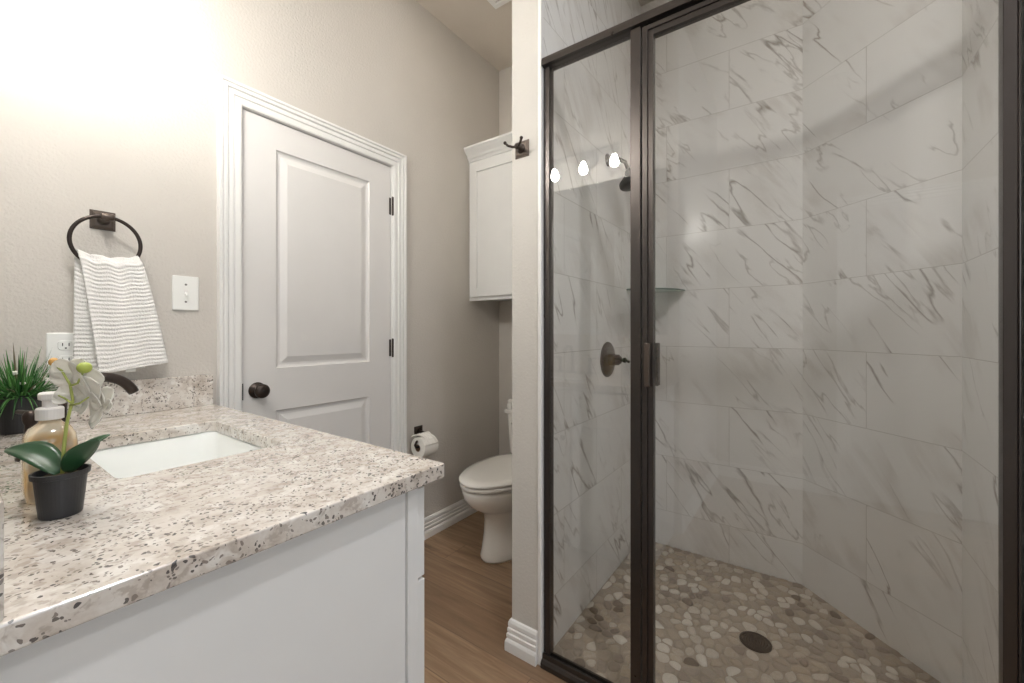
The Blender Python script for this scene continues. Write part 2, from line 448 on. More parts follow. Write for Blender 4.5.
# pebble shower floor ------------------------------------------------
bm = nb()
poly = [(1.262, RY), (XD, RY), (XB, .012), (XB, TY), (1.262, TY)]
lo = [bm.verts.new((x, y, .0005)) for x, y in poly]; hi = [bm.verts.new((x, y, .006)) for x, y in poly]
for i in range(5): bm.faces.new((lo[i], lo[(i + 1) % 5], hi[(i + 1) % 5], hi[i]))
bm.faces.new(lo[::-1]); bm.faces.new(hi)
sfloor = struct(obj('floor_shower', bm, m_grout))
DRX, DRY = 1.803, .155
def pebbles():
    rnd = random.Random(3)
    def inside(x, y, m=0.0):
        return x > 1.262 + m and x < XB - m and y < TY - m and y > RY + m and (x - XB) * .7071 - (y - .012) * .7071 < -m
    pts = []
    tries = 0
    while tries < 30000 and len(pts) < 1000:
        tries += 1
        x = rnd.uniform(1.27, XB); y = rnd.uniform(RY, TY)
        if not inside(x, y, .008) or math.hypot(x - DRX, y - DRY) < .062: continue
        rr = rnd.choice((.029, .034, .040))
        if all((x - a) ** 2 + (y - b) ** 2 > (.5 * (rr + c)) ** 2 for a, b, c in pts): pts.append((x, y, rr))
    bm = nb(); tones = []
    grid = {}
    for i, (x, y, r) in enumerate(pts): grid.setdefault((int(x // .08), int(y // .08)), []).append(i)
    for i, (x, y, r) in enumerate(pts):
        gx, gy = int(x // .08), int(y // .08)
        P = [(x - .038, y - .038), (x + .038, y - .038), (x + .038, y + .038), (x - .038, y + .038)]
        nbr = [j for a in (-1, 0, 1) for b in (-1, 0, 1) for j in grid.get((gx + a, gy + b), []) if j != i]
        planes = []
        for j in nbr:
            X, Y, R = pts[j]; dx, dy = X - x, Y - y; d = math.hypot(dx, dy)
            if d > .10: continue
            k = .5 + .22 * (r - R) / d
            planes.append((dx / d, dy / d, d * k - .0011))
        planes += [(-1, 0, x - 1.264), (1, 0, XB - .002 - x), (0, 1, TY - .002 - y), (0, -1, y - RY - .002), (.7071, -.7071, -((x - XB) * .7071 - (y - .012) * .7071) - .002)]
        dd = math.hypot(x - DRX, y - DRY)
        if dd < .12: planes.append(((DRX - x) / dd, (DRY - y) / dd, dd - .056))
        for nx, ny, c in planes:
            out = []
            for a, b in zip(P, P[1:] + P[:1]):
                da = (a[0] - x) * nx + (a[1] - y) * ny - c; db = (b[0] - x) * nx + (b[1] - y) * ny - c
                if da <= 0: out.append(a)
                if (da < 0) != (db < 0) and da != db:
                    t = da / (da - db); out.append((a[0] + (b[0] - a[0]) * t, a[1] + (b[1] - a[1]) * t))
            P = out
            if len(P) < 3: break
        if len(P) < 3: continue
        for _ in range(2):
            Q = []
            for a, b in zip(P, P[1:] + P[:1]):
                Q.append((a[0] * .75 + b[0] * .25, a[1] * .75 + b[1] * .25)); Q.append((a[0] * .25 + b[0] * .75, a[1] * .25 + b[1] * .75))
            P = Q
        cx = sum(p[0] for p in P) / len(P); cy = sum(p[1] for p in P) / len(P)
        # squeeze to an oval pebble
        ang = rnd.uniform(0, math.pi); k = rnd.uniform(.66, .98); ca, sa = math.cos(ang), math.sin(ang)
        Q = []
        for px, py in P:
            u = (px - cx) * ca + (py - cy) * sa; v = (-(px - cx) * sa + (py - cy) * ca) * k
            Q.append((u * ca - v * sa, u * sa + v * ca))
        h = rnd.uniform(.0045, .0075); tone = min(1, max(0, rnd.gauss(.60, .25)))
        rings = []
        for s, z in ((1, .0055), (.97, .006 + h * .45), (.86, .006 + h * .8), (.6, .006 + h)):
            rings.append([(cx + a * s, cy + b * s, z) for a, b in Q])
        n0 = len(bm.verts); loft(bm, rings, cap0=False); bm.verts.ensure_lookup_table()
        tones += [tone] * (len(bm.verts) - n0)
    return bm, tones
bm, tones = pebbles()
pb = obj('pebbles', bm, m_pebble, sfloor, smooth=True, recalc=False)
pb['kind'] = 'stuff'
floatattr(pb, tones)

# door in the left wall ---------------------------------------------
CAS = [(.0, 0), (.0, .010), (.006, .013), (.024, .013), (.027, .009), (.031, .0155), (.045, .0155), (.048, .011), (.052, .0195), (.062, .0195), (.065, .015), (.069, .022), (.078, .022), (.080, .0)]
def casing(bm, x0, x1, zt, y, s=-1, prof=CAS):
    rows = []
    for wd, t in prof:
        yy = y + s * t
        rows.append([bm.verts.new(p) for p in ((x0 - wd, yy, 0), (x0 - wd, yy, zt + wd), (x1 + wd, yy, zt + wd), (x1 + wd, yy, 0))])
    for a, b in zip(rows, rows[1:] + rows[:1]):
        for i in range(3): bm.faces.new((a[i], a[i + 1], b[i + 1], b[i]))
    bm.faces.new([r[0] for r in rows]); bm.faces.new([r[3] for r in rows][::-1])
    return bm
door = bpy.data.objects.new('door_1', None); C.objects.link(door); door.location = ((DX0 + DX1) / 2, WA, 0)
struct(door)
door['label'] = 'white two-panel interior door with dark knob beside the vanity'
YD0 = WA + .006       # face of the door leaf
def door_leaf():
    bm = nb()
    ys = YD0; x0, x1, z0, z1 = DX0 + .003, DX1 - .003, .008, DZ - .003
    px0, px1 = .825, 1.272
    xs = [x0, px0, px1, x1]; zs = [z0, .25, .853, 1.027, 1.926, z1]
    g = {}
    def V(x, y, z):
        k = (round(x, 5), round(y, 5), round(z, 5))
        if k not in g: g[k] = bm.verts.new((x, y, z))
        return g[k]
    for i in range(3):
        for j in range(5):
            X0, X1, Z0, Z1 = xs[i], xs[i + 1], zs[j], zs[j + 1]
            if i == 1 and j in (1, 3):
                prev = None
                for ins, dep in ((0, 0), (.004, .006), (.012, .0095), (.020, .0095), (.046, .001), (.050, .001)):
                    r = [V(X0 + ins, ys + dep, Z0 + ins), V(X1 - ins, ys + dep, Z0 + ins), V(X1 - ins, ys + dep, Z1 - ins), V(X0 + ins, ys + dep, Z1 - ins)]
                    if prev:
                        for k in range(4): bm.faces.new((prev[k], prev[(k + 1) % 4], r[(k + 1) % 4], r[k]))
                    prev = r
                bm.faces.new(prev)
            else:
                bm.faces.new((V(X0, ys, Z0), V(X1, ys, Z0), V(X1, ys, Z1), V(X0, ys, Z1)))
    box(bm, x0, x1, ys + .012, ys + .035, z0, z1)
    for a, b in (((x0, z0), (x1, z0)), ((x1, z0), (x1, z1)), ((x1, z1), (x0, z1)), ((x0, z1), (x0, z0))):
        bm.faces.new([bm.verts.new(p) for p in ((a[0], ys, a[1]), (b[0], ys, b[1]), (b[0], ys + .013, b[1]), (a[0], ys + .013, a[1]))])
    return bm
leaf = obj('door_leaf', door_leaf(), m_door, door, recalc=False)
bm = nb(); casing(bm, DX0 - .004, DX1 + .004, DZ + .002, WA)
obj('casing', bm, m_white, door)
bm = nb()
box(bm, DX0 - .012, DX0, WA - .002, WA + .12, 0, DZ + .012); box(bm, DX1, DX1 + .012, WA - .002, WA + .12, 0, DZ + .012); box(bm, DX0, DX1, WA - .002, WA + .12, DZ, DZ + .012)
box(bm, DX0, DX0 + .012, YD0 + .037, WA + .07, 0, DZ); box(bm, DX1 - .012, DX1, YD0 + .037, WA + .07, 0, DZ); box(bm, DX0, DX1, YD0 + .037, WA + .07, DZ - .012, DZ)
obj('door_frame', bm, m_white, door)
bm = nb(); KX, KZ = .752, .945
lathe(bm, (KX, YD0, KZ), (0, -1, 0), [(.0, 0), (.031, 0), (.032, .004), (.028, .008), (.017, .011), (.012, .016), (.011, .028), (.016, .032), (.024, .037), (.0275, .044), (.0275, .050), (.024, .056), (.014, .0595), (.006, .060)], 36)
kn = obj('door_knob', bm, m_bronze, door, smooth=True)
bm = nb(); lathe(bm, (KX, YD0 - .0595, KZ), (0, -1, 0), [(.004, 0), (.0035, .002), (.001, .0025)], 12)
obj('lock_button', bm, m_black, kn)
obj('latch_plate', bx(DX0 - .003, DX0 + .0025, WA - .004, YD0 + .02, KZ - .032, KZ + .032), m_black, door)
for hz in (1.834, 1.092, .25):
    bm = nb(); lathe(bm, (DX1 + .0015, WA - .007, hz - .045), (0, 0, 1), [(.0035, -.004), (.0055, 0), (.0055, .03), (.0050, .0305), (.0055, .031), (.0055, .06), (.0050, .0605), (.0055, .061), (.0055, .09), (.0035, .094)], 14)
    box(bm, DX1 - .012, DX1 + .002, YD0 - .0015, YD0 + .001, hz - .044, hz + .044)
    obj('hinge', bm, m_bronze, door, smooth=False)

# baseboards --------------------------------------------------------
BP = [(0, 0), (.019, 0), (.0195, .012), (.019, .034), (.016, .042), (.0125, .046), (.0145, .052), (.0145, .062), (.010, .066), (.0125, .071), (.0125, .082), (.0085, .086), (.0105, .091), (.010, .103), (.006, .112), (0, .115)]
def baseboard(name, path, side=1): return struct(obj(name, sweep2d(nb(), path, BP, side), m_white))
baseboard('baseboard_left', [(DX1 + .085, WA), (XB - .002, WA), (XB - .002, .89), (1.25, .889), (1.25, .7745)], -1)
baseboard('baseboard_back', [(XR, .60), (XR, -.17)], 1)
baseboard('baseboard_corner', [(XR + .02, YE + .006), (-.002, YE + .006)], -1)
baseboard('baseboard_right', [(1.25, RY - .02), (1.25, YW + .001), (XR, YW + .001), (XR, -1.14)], -1)

# back door and its casing (behind the camera, seen mirrored in the glass)
door2 = bpy.data.objects.new('door_2', None); C.objects.link(door2); door2.location = (XR, -.65, 0); struct(door2)
bm = nb(); rows = []
for wd, t in CAS:
    rows.append([bm.verts.new(p) for p in ((XR + t, -1.05 - wd, 0), (XR + t, -1.05 - wd, 2.04 + wd), (XR + t, -.26 + wd, 2.04 + wd), (XR + t, -.26 + wd, 0))])
for a, b in zip(rows, rows[1:] + rows[:1]):
    for i in range(3): bm.faces.new((a[i], a[i + 1], b[i + 1], b[i]))
obj('casing', bm, m_white, door2)
bm = nb(); box(bm, XR + .001, XR + .008, -1.05, -.26, .008, 2.04)
for z0, z1 in ((.25, .85), (1.03, 1.92)):
    box(bm, XR + .008, XR + .012, -.93, -.38, z0, z1)
obj('door_leaf', bm, m_door, door2, bevel=.002)

# window -------------------------------------------------------------
win = bpy.data.objects.new('window_1', None); C.objects.link(win); win.location = (0, YW, wz0); struct(win)
bm = nb()
for a in ((wx0, wx0 + .05, wz0, wz1), (wx1 - .05, wx1, wz0, wz1)): box(bm, a[0], a[1], YW - .08, YW - .03, a[2], a[3])
for a in ((wz0, wz0 + .05), (wz1 - .05, wz1), (1.58, 1.62)): box(bm, wx0 + .05, wx1 - .05, YW - .08, YW - .03, a[0], a[1])
obj('window_frame', bm, m_white, win)
obj('window_pane', bx(wx0 + .05, wx1 - .05, YW - .058, YW - .052, wz0 + .05, wz1 - .05), m_win, win)
obj('window_sill', bx(wx0 - .06, wx1 + .06, YW - .03, YW + .04, wz0 - .025, wz0), m_white, win, bevel=.004)
pl = bpy.data.lights.new('window_portal', 'AREA'); pl.shape = 'RECTANGLE'; pl.size = wx1 - wx0; pl.size_y = wz1 - wz0
pl.cycles.is_portal = True
po = bpy.data.objects.new('window_portal', pl); C.objects.link(po); po.location = (0, YW - .1, (wz0 + wz1) / 2)
po.rotation_euler = (math.radians(90), 0, 0)   # faces +Y, into the room

# ceiling downlights; the nook and window ones are added fill
def downlight(x, y, label, lens=None):
    t = thing('ceiling_light', label, 'ceiling light', (x, y, CEIL))
    bm = nb(); lathe(bm, (x, y, CEIL), (0, 0, -1), [(.095, 0), (.095, .006), (.088, .012), (.075, .012), (.073, .006), (.073, 0)], 40)
    obj('trim_ring', bm, m_white, t, smooth=True)
    bm = nb(); lathe(bm, (x, y, CEIL - .0065), (0, 0, -1), [(.072, 0), (.072, .003), (.05, .005), (.01, .0055)], 40)
    obj('lens', bm, lens or m_down, t, smooth=True)
downlight(.45, -.42, 'white round recessed ceiling light nearest the shower door')
downlight(1.50, 1.05, 'added white round recessed fill light beside the vent over the toilet', m_nook_fill)  # added out of view to brighten the toilet nook
downlight(-.55, -1.5, 'added white round recessed fill light nearest the window')  # added behind the camera to raise the room's brightness

# ceiling vent --------------------------------------------------------
t = thing('ceiling_vent', 'white square vent grille on the ceiling over the toilet', 'vent', (1.71, 1.285, CEIL))
bm = nb(); x0, x1, y0, y1 = 1.56, 1.862, 1.135, 1.437
box(bm, x0, x0 + .03, y0, y1, CEIL - .014, CEIL); box(bm, x1 - .03, x1, y0, y1, CEIL - .014, CEIL)
box(bm, x0 + .03, x1 - .03, y0, y0 + .03, CEIL - .014, CEIL); box(bm, x0 + .03, x1 - .03, y1 - .03, y1, CEIL - .014, CEIL)
obj('grille_frame', bm, m_white, t, bevel=.003)
bm = nb()
for i in range(12):
    xx = x0 + .035 + i * .0195; box(bm, xx, xx + .010, y0 + .03, y1 - .03, CEIL - .011, CEIL - .003)
obj('grille_slats', bm, m_white, t)

# ------------------------------------------------------------------ vanity
CT, CB = .914, .884
CX1 = .602
van = thing('vanity_cabinet', 'white painted vanity cabinet under the granite countertop', 'cabinet', (.3, 1.2, 0))
VX = .553
bm = nb()
box(bm, XV + .003, .527, YE + .030, YE + .046, .0, CB - .001)          # end panel, slightly recessed
box(bm, XV + .003, VX - .006, YE + .046, WA - .003, .10, .118); box(bm, XV + .003, XV + .02, YE + .046, WA - .003, .118, CB - .001)
box(bm, XV + .003, VX - .006, WA - .02, WA - .003, .118, CB - .001)
box(bm, XV + .003, .49, YE + .046, WA - .003, 0, .10)
obj('body', bm, m_cab, van, bevel=.001)
bm = nb()
ffx0, ffx1 = .528, VX
for a, b in ((YE + .024, YE + .066), (.985, 1.025), (1.38, 1.42), (WA - .045, WA - .003)): box(bm, ffx0, ffx1, a, b, .0 if a < .7 else .10, CB - .001)
for a, b in ((YE + .066, .985), (1.025, 1.38), (1.42, WA - .045)): box(bm, ffx0, ffx1, a, b, CB - .03, CB - .001); box(bm, ffx0, ffx1, a, b, .10, .13)
obj('face_frame', bm, m_cab, van, bevel=.001)
def shaker(bm, y0, y1, z0, z1, x=VX, t=.020, rail=.05):
    box(bm, x, x + t * .55, y0 + rail, y1 - rail, z0 + rail, z1 - rail)
    box(bm, x, x + t, y0, y0 + rail, z0, z1); box(bm, x, x + t, y1 - rail, y1, z0, z1)
    box(bm, x, x + t, y0 + rail, y1 - rail, z0, z0 + rail); box(bm, x, x + t, y0 + rail, y1 - rail, z1 - rail, z1); return bm
def knob(parent, x, y, z):
    bm = nb(); lathe(bm, (x, y, z), (1, 0, 0), [(.006, 0), (.005, .012), (.013, .018), (.015, .024), (.010, .028), (.002, .029)], 20)
    obj('knob', bm, m_bronze, parent, smooth=True)
for a, b in ((.628, 1.0), (1.012, 1.395), (1.407, WA - .012)):
    d = obj('drawer', bx(VX, VX + .026, a, b, .688, .866), m_cab, van, bevel=.002)
    e = obj('cabinet_door', shaker(nb(), a, b, .118, .682, t=.026), m_cab, van, bevel=.0015)
    if a > .7: knob(e, VX + .026, a + .03, .62)

def granite_top():
    bm = nb()
    outer = [(XV + .002, YE), (CX1, YE), (CX1, WA - .002), (XV + .002, WA - .002)]
    inner = rrect(.195, .487, 1.005, 1.432, .022)
    def loop(pts, z):
        vs = [bm.verts.new((x, y, z)) for x, y in pts]; return vs, [bm.edges.new((vs[i], vs[(i + 1) % len(vs)])) for i in range(len(vs))]
    o1, e1 = loop(outer, CT); i1, f1 = loop(inner, CT); o0, e0 = loop(outer, CB); i0, f0 = loop(inner, CB)
    bmesh.ops.triangle_fill(bm, use_beauty=True, edges=e1 + f1)
    bmesh.ops.triangle_fill(bm, use_beauty=True, edges=e0 + f0)
    for lo, hi in ((o0, o1), (i0, i1)):
        for i in range(len(lo)): bm.faces.new((lo[i], lo[(i + 1) % len(lo)], hi[(i + 1) % len(hi)], hi[i]))
    return bm
top = obj('countertop', granite_top(), m_granite, bevel=.003, seg=3)
tag(top, 'cream granite vanity countertop with black and grey specks around the sink', 'countertop')
obj('side_splash', bx(XV + .026, CX1 - .008, WA - .024, WA - .001, CT, 1.024), m_granite, top, bevel=.002)
obj('backsplash', bx(XV + .001, XV + .0195, YE + .006, WA - .001, CT, 1.024), m_granite, top, bevel=.002)

# sink
sink = thing('bathroom_sink', 'white rectangular undermount sink set into the granite countertop', 'sink', (.34, 1.22, .74))
def rr3(x0, x1, y0, y1, r, z): return [(x, y, z) for x, y in rrect(x0, x1, y0, y1, r, 8)]
bm = nb()
rings = [rr3(.165, .517, .975, 1.462, .05, .8835), rr3(.190, .492, 1.0, 1.437, .035, .8835), rr3(.193, .489, 1.003, 1.434, .038, .880), rr3(.20, .482, 1.012, 1.426, .045, .83),
         rr3(.212, .470, 1.025, 1.412, .055, .775), rr3(.232, .450, 1.048, 1.39, .06, .755), rr3(.275, .405, 1.10, 1.335, .05, .748), rr3(.325, .355, 1.2, 1.235, .014, .745)]
loft(bm, rings, cap0=False)
rings = [rr3(.165, .517, .975, 1.462, .05, .8835), rr3(.165, .517, .975, 1.462, .05, .872), rr3(.19, .492, 1.0, 1.437, .06, .82), rr3(.205, .477, 1.02, 1.42, .07, .75), rr3(.25, .43, 1.07, 1.37, .06, .735)]
loft(bm, rings, cap0=False, cap1=True)
bmesh.ops.remove_doubles(bm, verts=bm.verts[:], dist=1e-5)
obj('basin', bm, m_sink, sink, smooth=True)
bm = nb(); lathe(bm, (.4815, 1.168, .861), (-1, 0, .12), [(.011, 0), (.011, .003), (.008, .004), (.0065, .001)], 24)
ov = obj('overflow_ring', bm, m_nickel, sink, smooth=True)
bm = nb(); lathe(bm, (.4805, 1.168, .861), (-1, 0, .12), [(.0065, 0), (.006, .0025)], 20)
obj('overflow_hole', bm, m_black, sink)
bm = nb(); lathe(bm, (.34, 1.218, .7455), (0, 0, 1), [(.026, 0), (.026, .002), (.020, .005), (.004, .007)], 28)
obj('drain', bm, m_bronze, sink, smooth=True)

# faucet: widespread, arched spout
fa = thing('faucet', 'dark bronze arched faucet behind the sink', 'faucet', (.150, 1.215, CT))
bm = nb()
lathe(bm, (.150, 1.215, CT), (0, 0, 1), [(.024, 0), (.024, .005), (.015, .010), (.012, .03)], 28)
pts = bez((.150, 1.215, .935), (.150, 1.215, 1.0), (.151, 1.215, 1.035), 4)[:-1] + bez((.151, 1.215, 1.035), (.158, 1.215, 1.082), (.203, 1.215, 1.083), 8)[:-1] + bez((.203, 1.215, 1.083), (.245, 1.215, 1.083), (.262, 1.215, 1.044), 10)
tube(bm, pts, [.0098] * 8 + [.0102] * (len(pts) - 9) + [.0095], 18)
obj('spout', bm, m_bronze, fa, smooth=True)
for s in (-1, 1):
    yy = 1.215 + s * .105
    bm = nb(); lathe(bm, (.122, yy, CT), (0, 0, 1), [(.022, 0), (.022, .005), (.012, .010), (.009, .070), (.012, .078), (.013, .090), (.009, .098), (.003, .100)], 24)
    h = obj('handle_base', bm, m_bronze, fa, smooth=True)
    bm = nb(); tube(bm, [(.122, yy, CT + .090), (.118, yy + s * .02, CT + .094), (.108, yy + s * .048, CT + .094)], [.006, .005, .0045], 12)
    obj('lever', bm, m_bronze, h, smooth=True)

# mirror over the vanity
mi = thing('wall_mirror', 'large frameless mirror above the vanity backsplash', 'mirror', (XV, 1.18, 1.157))
obj('mirror_backing', bx(XV + .0005, XV + .003, .66, 1.745, 1.157, 2.14), m_dark, mi)
obj('mirror_glass', bx(XV + .003, XV + .007, .66, 1.745, 1.157, 2.14), m_mirror, mi, bevel=.001)

# vanity light
LY, LZ, LX = 1.153, 2.31, .125
vl = thing('vanity_light', 'nickel three-bulb light bar with clear glass shades above the mirror', 'wall light', (XV, LY, LZ))
bm = nb(); lathe(bm, (XV, LY, LZ - .01), (1, 0, 0), [(.058, 0), (.058, .014), (.052, .020), (.02, .022)], 40)
obj('backplate', bm, m_nickel, vl, smooth=True)
bm = nb(); tube(bm, [(XV + .02, LY, LZ), (LX, LY, LZ)], .009, 14); obj('arm', bm, m_nickel, vl, smooth=True)
bm = nb(); tube(bm, [(LX, LY - .235, LZ), (LX, LY + .235, LZ)], .006, 12); obj('bar', bm, m_nickel, vl, smooth=True)
for k in (-1, 0, 1):
    yy = LY + k * .207
    bm = nb(); lathe(bm, (LX, yy, LZ + .016), (0, 0, -1), [(.004, 0), (.008, .004), (.008, .03), (.027, .036), (.030, .042), (.030, .047), (.018, .049), (.018, .074), (.012, .076)], 28)
    c = obj('socket_cup', bm, m_nickel, vl, smooth=False, bevel=.001)
    bm = nb(); lathe(bm, (LX, yy, LZ - .024), (0, 0, -1), [(.032, 0), (.043, .006), (.047, .02), (.047, .135), (.0455, .135), (.0455, .02), (.0415, .0075), (.031, .0015)], 40, cap=False)
    obj('glass_shade', bm, m_shade, vl, smooth=True)
    bm = nb(); lathe(bm, (LX, yy, LZ - .058), (0, 0, -1), [(.010, 0), (.013, .008), (.022, .03), (.026, .045), (.024, .06), (.015, .072), (.003, .076)], 24)
    obj('light_bulb', bm, m_bulb, vl, smooth=True)

# ------------------------------------------------------------------ things on the door wall
# towel ring
RC = Vector((.3075, 1.712, 1.4455)); RR = .0775
tr = thing('towel_ring', 'dark bronze towel ring on a square backplate', 'towel ring', (.308, WA, 1.53))
def square_plate(bm, c, nrm, up, h, t=.010):
    n = Vector(nrm); u = Vector(up); s = n.cross(u); c = Vector(c)
    rings = []
    for k, d in ((1, 0), (1, .3), (.93, .45), (.86, .45), (.82, .75), (.62, 1.0)):
        rings.append([c + n * (t * d) + (s * a + u * b) * (h * k) for a, b in ((-1, -1), (1, -1), (1, 1), (-1, 1))])
    return loft(bm, rings)
bm = nb(); square_plate(bm, (.309, WA, 1.521), (0, -1, 0), (0, 0, 1), .029)
obj('backplate', bm, m_bronze2, tr, bevel=.001)
bm = nb(); lathe(bm, (.309, WA - .008, 1.521), (0, -1, 0), [(.016, 0), (.013, .01), (.010, .03), (.011, .046), (.0085, .055), (.002, .057)], 20)
lathe(bm, (.309 - .015, 1.712, 1.523), (1, 0, 0), [(.0085, 0), (.0105, .003), (.0105, .027), (.0085, .03)], 18)
obj('post', bm, m_bronze2, tr, smooth=True)
bm = nb(); tube(bm, [RC + Vector((math.sin(a) * RR, 0, math.cos(a) * RR)) for a in [2 * math.pi * i / 64 for i in range(64)]], .0052, 14, closed=True)
obj('ring', bm, m_bronze, tr, smooth=True)

# hand towel over the ring
def towel_layer(yoff, sgn, topl, topr, botl, botr, zbl, zbr, ph, inner=None):
    """sheet that hangs from the ring bottom; ribs run across"""
    NU, NV = 44, 190
    G = []
    for j in range(NV + 1):
        v = j / NV; row = []
        for i in range(NU + 1):
            u = i / NU
            xl = topl + (botl - topl) * v ** .9; xr = topr + (botr - topr) * v ** .85
            x = xl + (xr - xl) * u
            sag = -.012 * math.sin(math.pi * u) * (1 - v)
            zt = 1.402 + sag + (.003 * math.sin(u * 19 + ph)) * (1 - v)
            zb = zbl + (zbr - zbl) * u
            z = zt + (zb - zt) * v
            fold = .0045 * math.sin(u * 11 + ph + v * 1.2) * (1 - .35 * v) + .003 * math.sin(u * 5.3 - v * 2 + ph * 2)
            rib = .0008 * math.sin(2 * math.pi * v * 28 + .7 * math.sin(u * 7 + ph + v * 3) + .5 * math.sin(u * 17 + v * 9)) * (1 + .35 * math.sin(u * 31 + v * 40))
            off = .004 + .008 * min(1, v * 28)
            y = 1.712 + sgn * (off + yoff) + fold + sgn * rib
            row.append((x, y, z))
        G.append(row)
    return G
def towel():
    bm = nb()
    F_ = towel_layer(.004, -1, .247, .381, .288, .449, 1.052, 1.077, .3)
    B_ = towel_layer(.002, 1, .243, .372, .240, .400, 1.062, 1.062, 1.9)
    def grid(G, flip):
        V = [[bm.verts.new(p) for p in r] for r in G]
        for a, b in zip(V, V[1:]):
            for i in range(len(a) - 1):
                f = (a[i], a[i + 1], b[i + 1], b[i]); bm.faces.new(f if not flip else f[::-1])
        return V
    VF = grid(F_, False); VB = grid(B_, True)
    # roll over the ring
    prev = VB[0]; n = len(prev)
    for k in range(1, 7):
        t = k / 7
        cur = []
        for i in range(n):
            p = VB[0][i].co.lerp(VF[0][i].co, t); p = p + Vector((0, 0, .011 * math.sin(math.pi * t)))
            cur.append(bm.verts.new(p))
        for i in range(n - 1): bm.faces.new((prev[i], prev[i + 1], cur[i + 1], cur[i]))
        prev = cur
    for i in range(n - 1): bm.faces.new((prev[i], prev[i + 1], VF[0][i + 1], VF[0][i]))
    return bm
tw = obj('hand_towel', towel(), m_towel, smooth=True)
md = tw.modifiers.new('thick', 'SOLIDIFY'); md.thickness = .0035; md.offset = 0
tag(tw, 'white ribbed hand towel draped through the dark towel ring', 'towel')
obj('towel_label', bx(.352, .376, 1.7225, 1.7240, 1.052, 1.066), m_plate, tw)

# light switch
sw = thing('light_switch', 'white single toggle light switch left of the door', 'light switch', (.518, WA, 1.312))
bm = nb(); square = [( .479, .557)]
box(bm, .480, .556, WA - .006, WA, 1.252, 1.372); obj('wall_plate', bm, m_plate, sw, bevel=.003)
bm = nb(); box(bm, .5125, .5235, WA - .0068, WA - .006, 1.300, 1.324); obj('switch_slot', bm, m_pump, sw)
bm = nb(); loft(bm, [[(.514, WA - .006, 1.305), (.522, WA - .006, 1.305), (.522, WA - .006, 1.318), (.514, WA - .006, 1.318)],
                     [(.5145, WA - .019, 1.300), (.5215, WA - .019, 1.300), (.5215, WA - .017, 1.307), (.5145, WA - .017, 1.307)]])
obj('toggle', bm, m_plate, sw, bevel=.001)
for z in (1.282, 1.342):
    bm = nb(); lathe(bm, (.518, WA - .006, z), (0, -1, 0), [(.0035, 0), (.0033, .001), (.001, .0014)], 14); obj('screw', bm, m_nickel, sw)
# outlet
ou = thing('wall_outlet', 'white wall outlet partly hidden behind the hand towel', 'outlet', (.23, WA, 1.115))
obj('wall_plate', bx(.192, .268, WA - .006, WA, 1.058, 1.175), m_plate, ou, bevel=.003)
for z in (1.095, 1.138):
    bm = nb(); loft(bm, [rr3(.214, .246, -.014, .014, .008, 0), rr3(.215, .245, -.013, .013, .008, .002)])
    for v in bm.verts: v.co = Vector((v.co.x, WA - .006 - v.co.z, z + v.co.y))
    r = obj('receptacle', bm, m_plate, ou)
    bm = nb(); box(bm, .2225, .2245, WA - .0085, WA - .0078, z - .002, z + .007); box(bm, .2355, .2375, WA - .0085, WA - .0078, z - .002, z + .007); box(bm, .228, .232, WA - .0085, WA - .0078, z - .010, z - .006)
    obj('slots', bm, m_black, r)

# toilet paper holder and roll
tp = thing('toilet_paper_holder', 'dark bronze toilet paper holder on the wall right of the door', 'toilet paper holder', (1.58, WA, .62))
bm = nb(); square_plate(bm, (1.585, WA, .618), (0, -1, 0), (0, 0, 1), .030)
obj('backplate', bm, m_bronze, tp, bevel=.001)
bm = nb(); tube(bm, [(1.585, WA - .008, .618), (1.585, WA - .045, .616), (1.575, WA - .066, .612), (1.54, WA - .078, .603), (1.497, WA - .085, .590), (1.484, WA - .088, .575), (1.490, WA - .088, .564), (1.52, WA - .088, .562), (1.625, WA - .088, .562)],
     [.010, .008, .0065, .006, .006, .006, .006, .0065, .007], 12)
obj('arm', bm, m_bronze, tp, smooth=True)
ry, rz = WA - .088, .557
roll = thing('toilet_paper_roll', 'white toilet paper roll on the bronze holder with its sheet fanned on top', 'toilet paper', (1.55, ry, rz - .055))
bm = nb(); lathe(bm, (1.503, ry, rz), (1, 0, 0), [(.0195, 0), (.053, 0), (.055, .002), (.055, .098), (.053, .1), (.0195, .1), (.0195, .05), (.0195, 0)], 40, cap=False)
bmesh.ops.remove_doubles(bm, verts=bm.verts[:], dist=1e-6)
obj('paper', bm, m_paper, roll, smooth=False, bevel=.001)
bm = nb(); lathe(bm, (1.5025, ry, rz), (1, 0, 0), [(.0193, 0), (.0193, .101), (.0178, .101), (.0178, 0)], 32, cap=False)
obj('cardboard_core', bm, m_card, roll, smooth=True)
bm = nb()
NU, NV = 40, 12; G = []
for j in range(NV + 1):
    v = j / NV; row = []
    for i in range(NU + 1):
        u = i / NU; a = math.radians(-75 + 118 * v)
        wdt = 1 - .38 * math.sin(math.pi * min(1, v * 1.1)) ** 2
        x = 1.553 + (u - .5) * .1 * wdt * (1 + .12 * v)
        rad = .0565 + .009 * v * (1 + math.sin(u * 22)) * .9 + .004 * v
        row.append(bm.verts.new((x, ry - math.sin(-a) * -rad * -1, rz + math.cos(a) * rad)))
    G.append(row)
for a, b in zip(G, G[1:]):
    for i in range(NU): bm.faces.new((a[i], a[i + 1], b[i + 1], b[i]))
fs = obj('folded_sheet', bm, m_paper, roll, smooth=True)
md = fs.modifiers.new('t', 'SOLIDIFY'); md.thickness = .0015

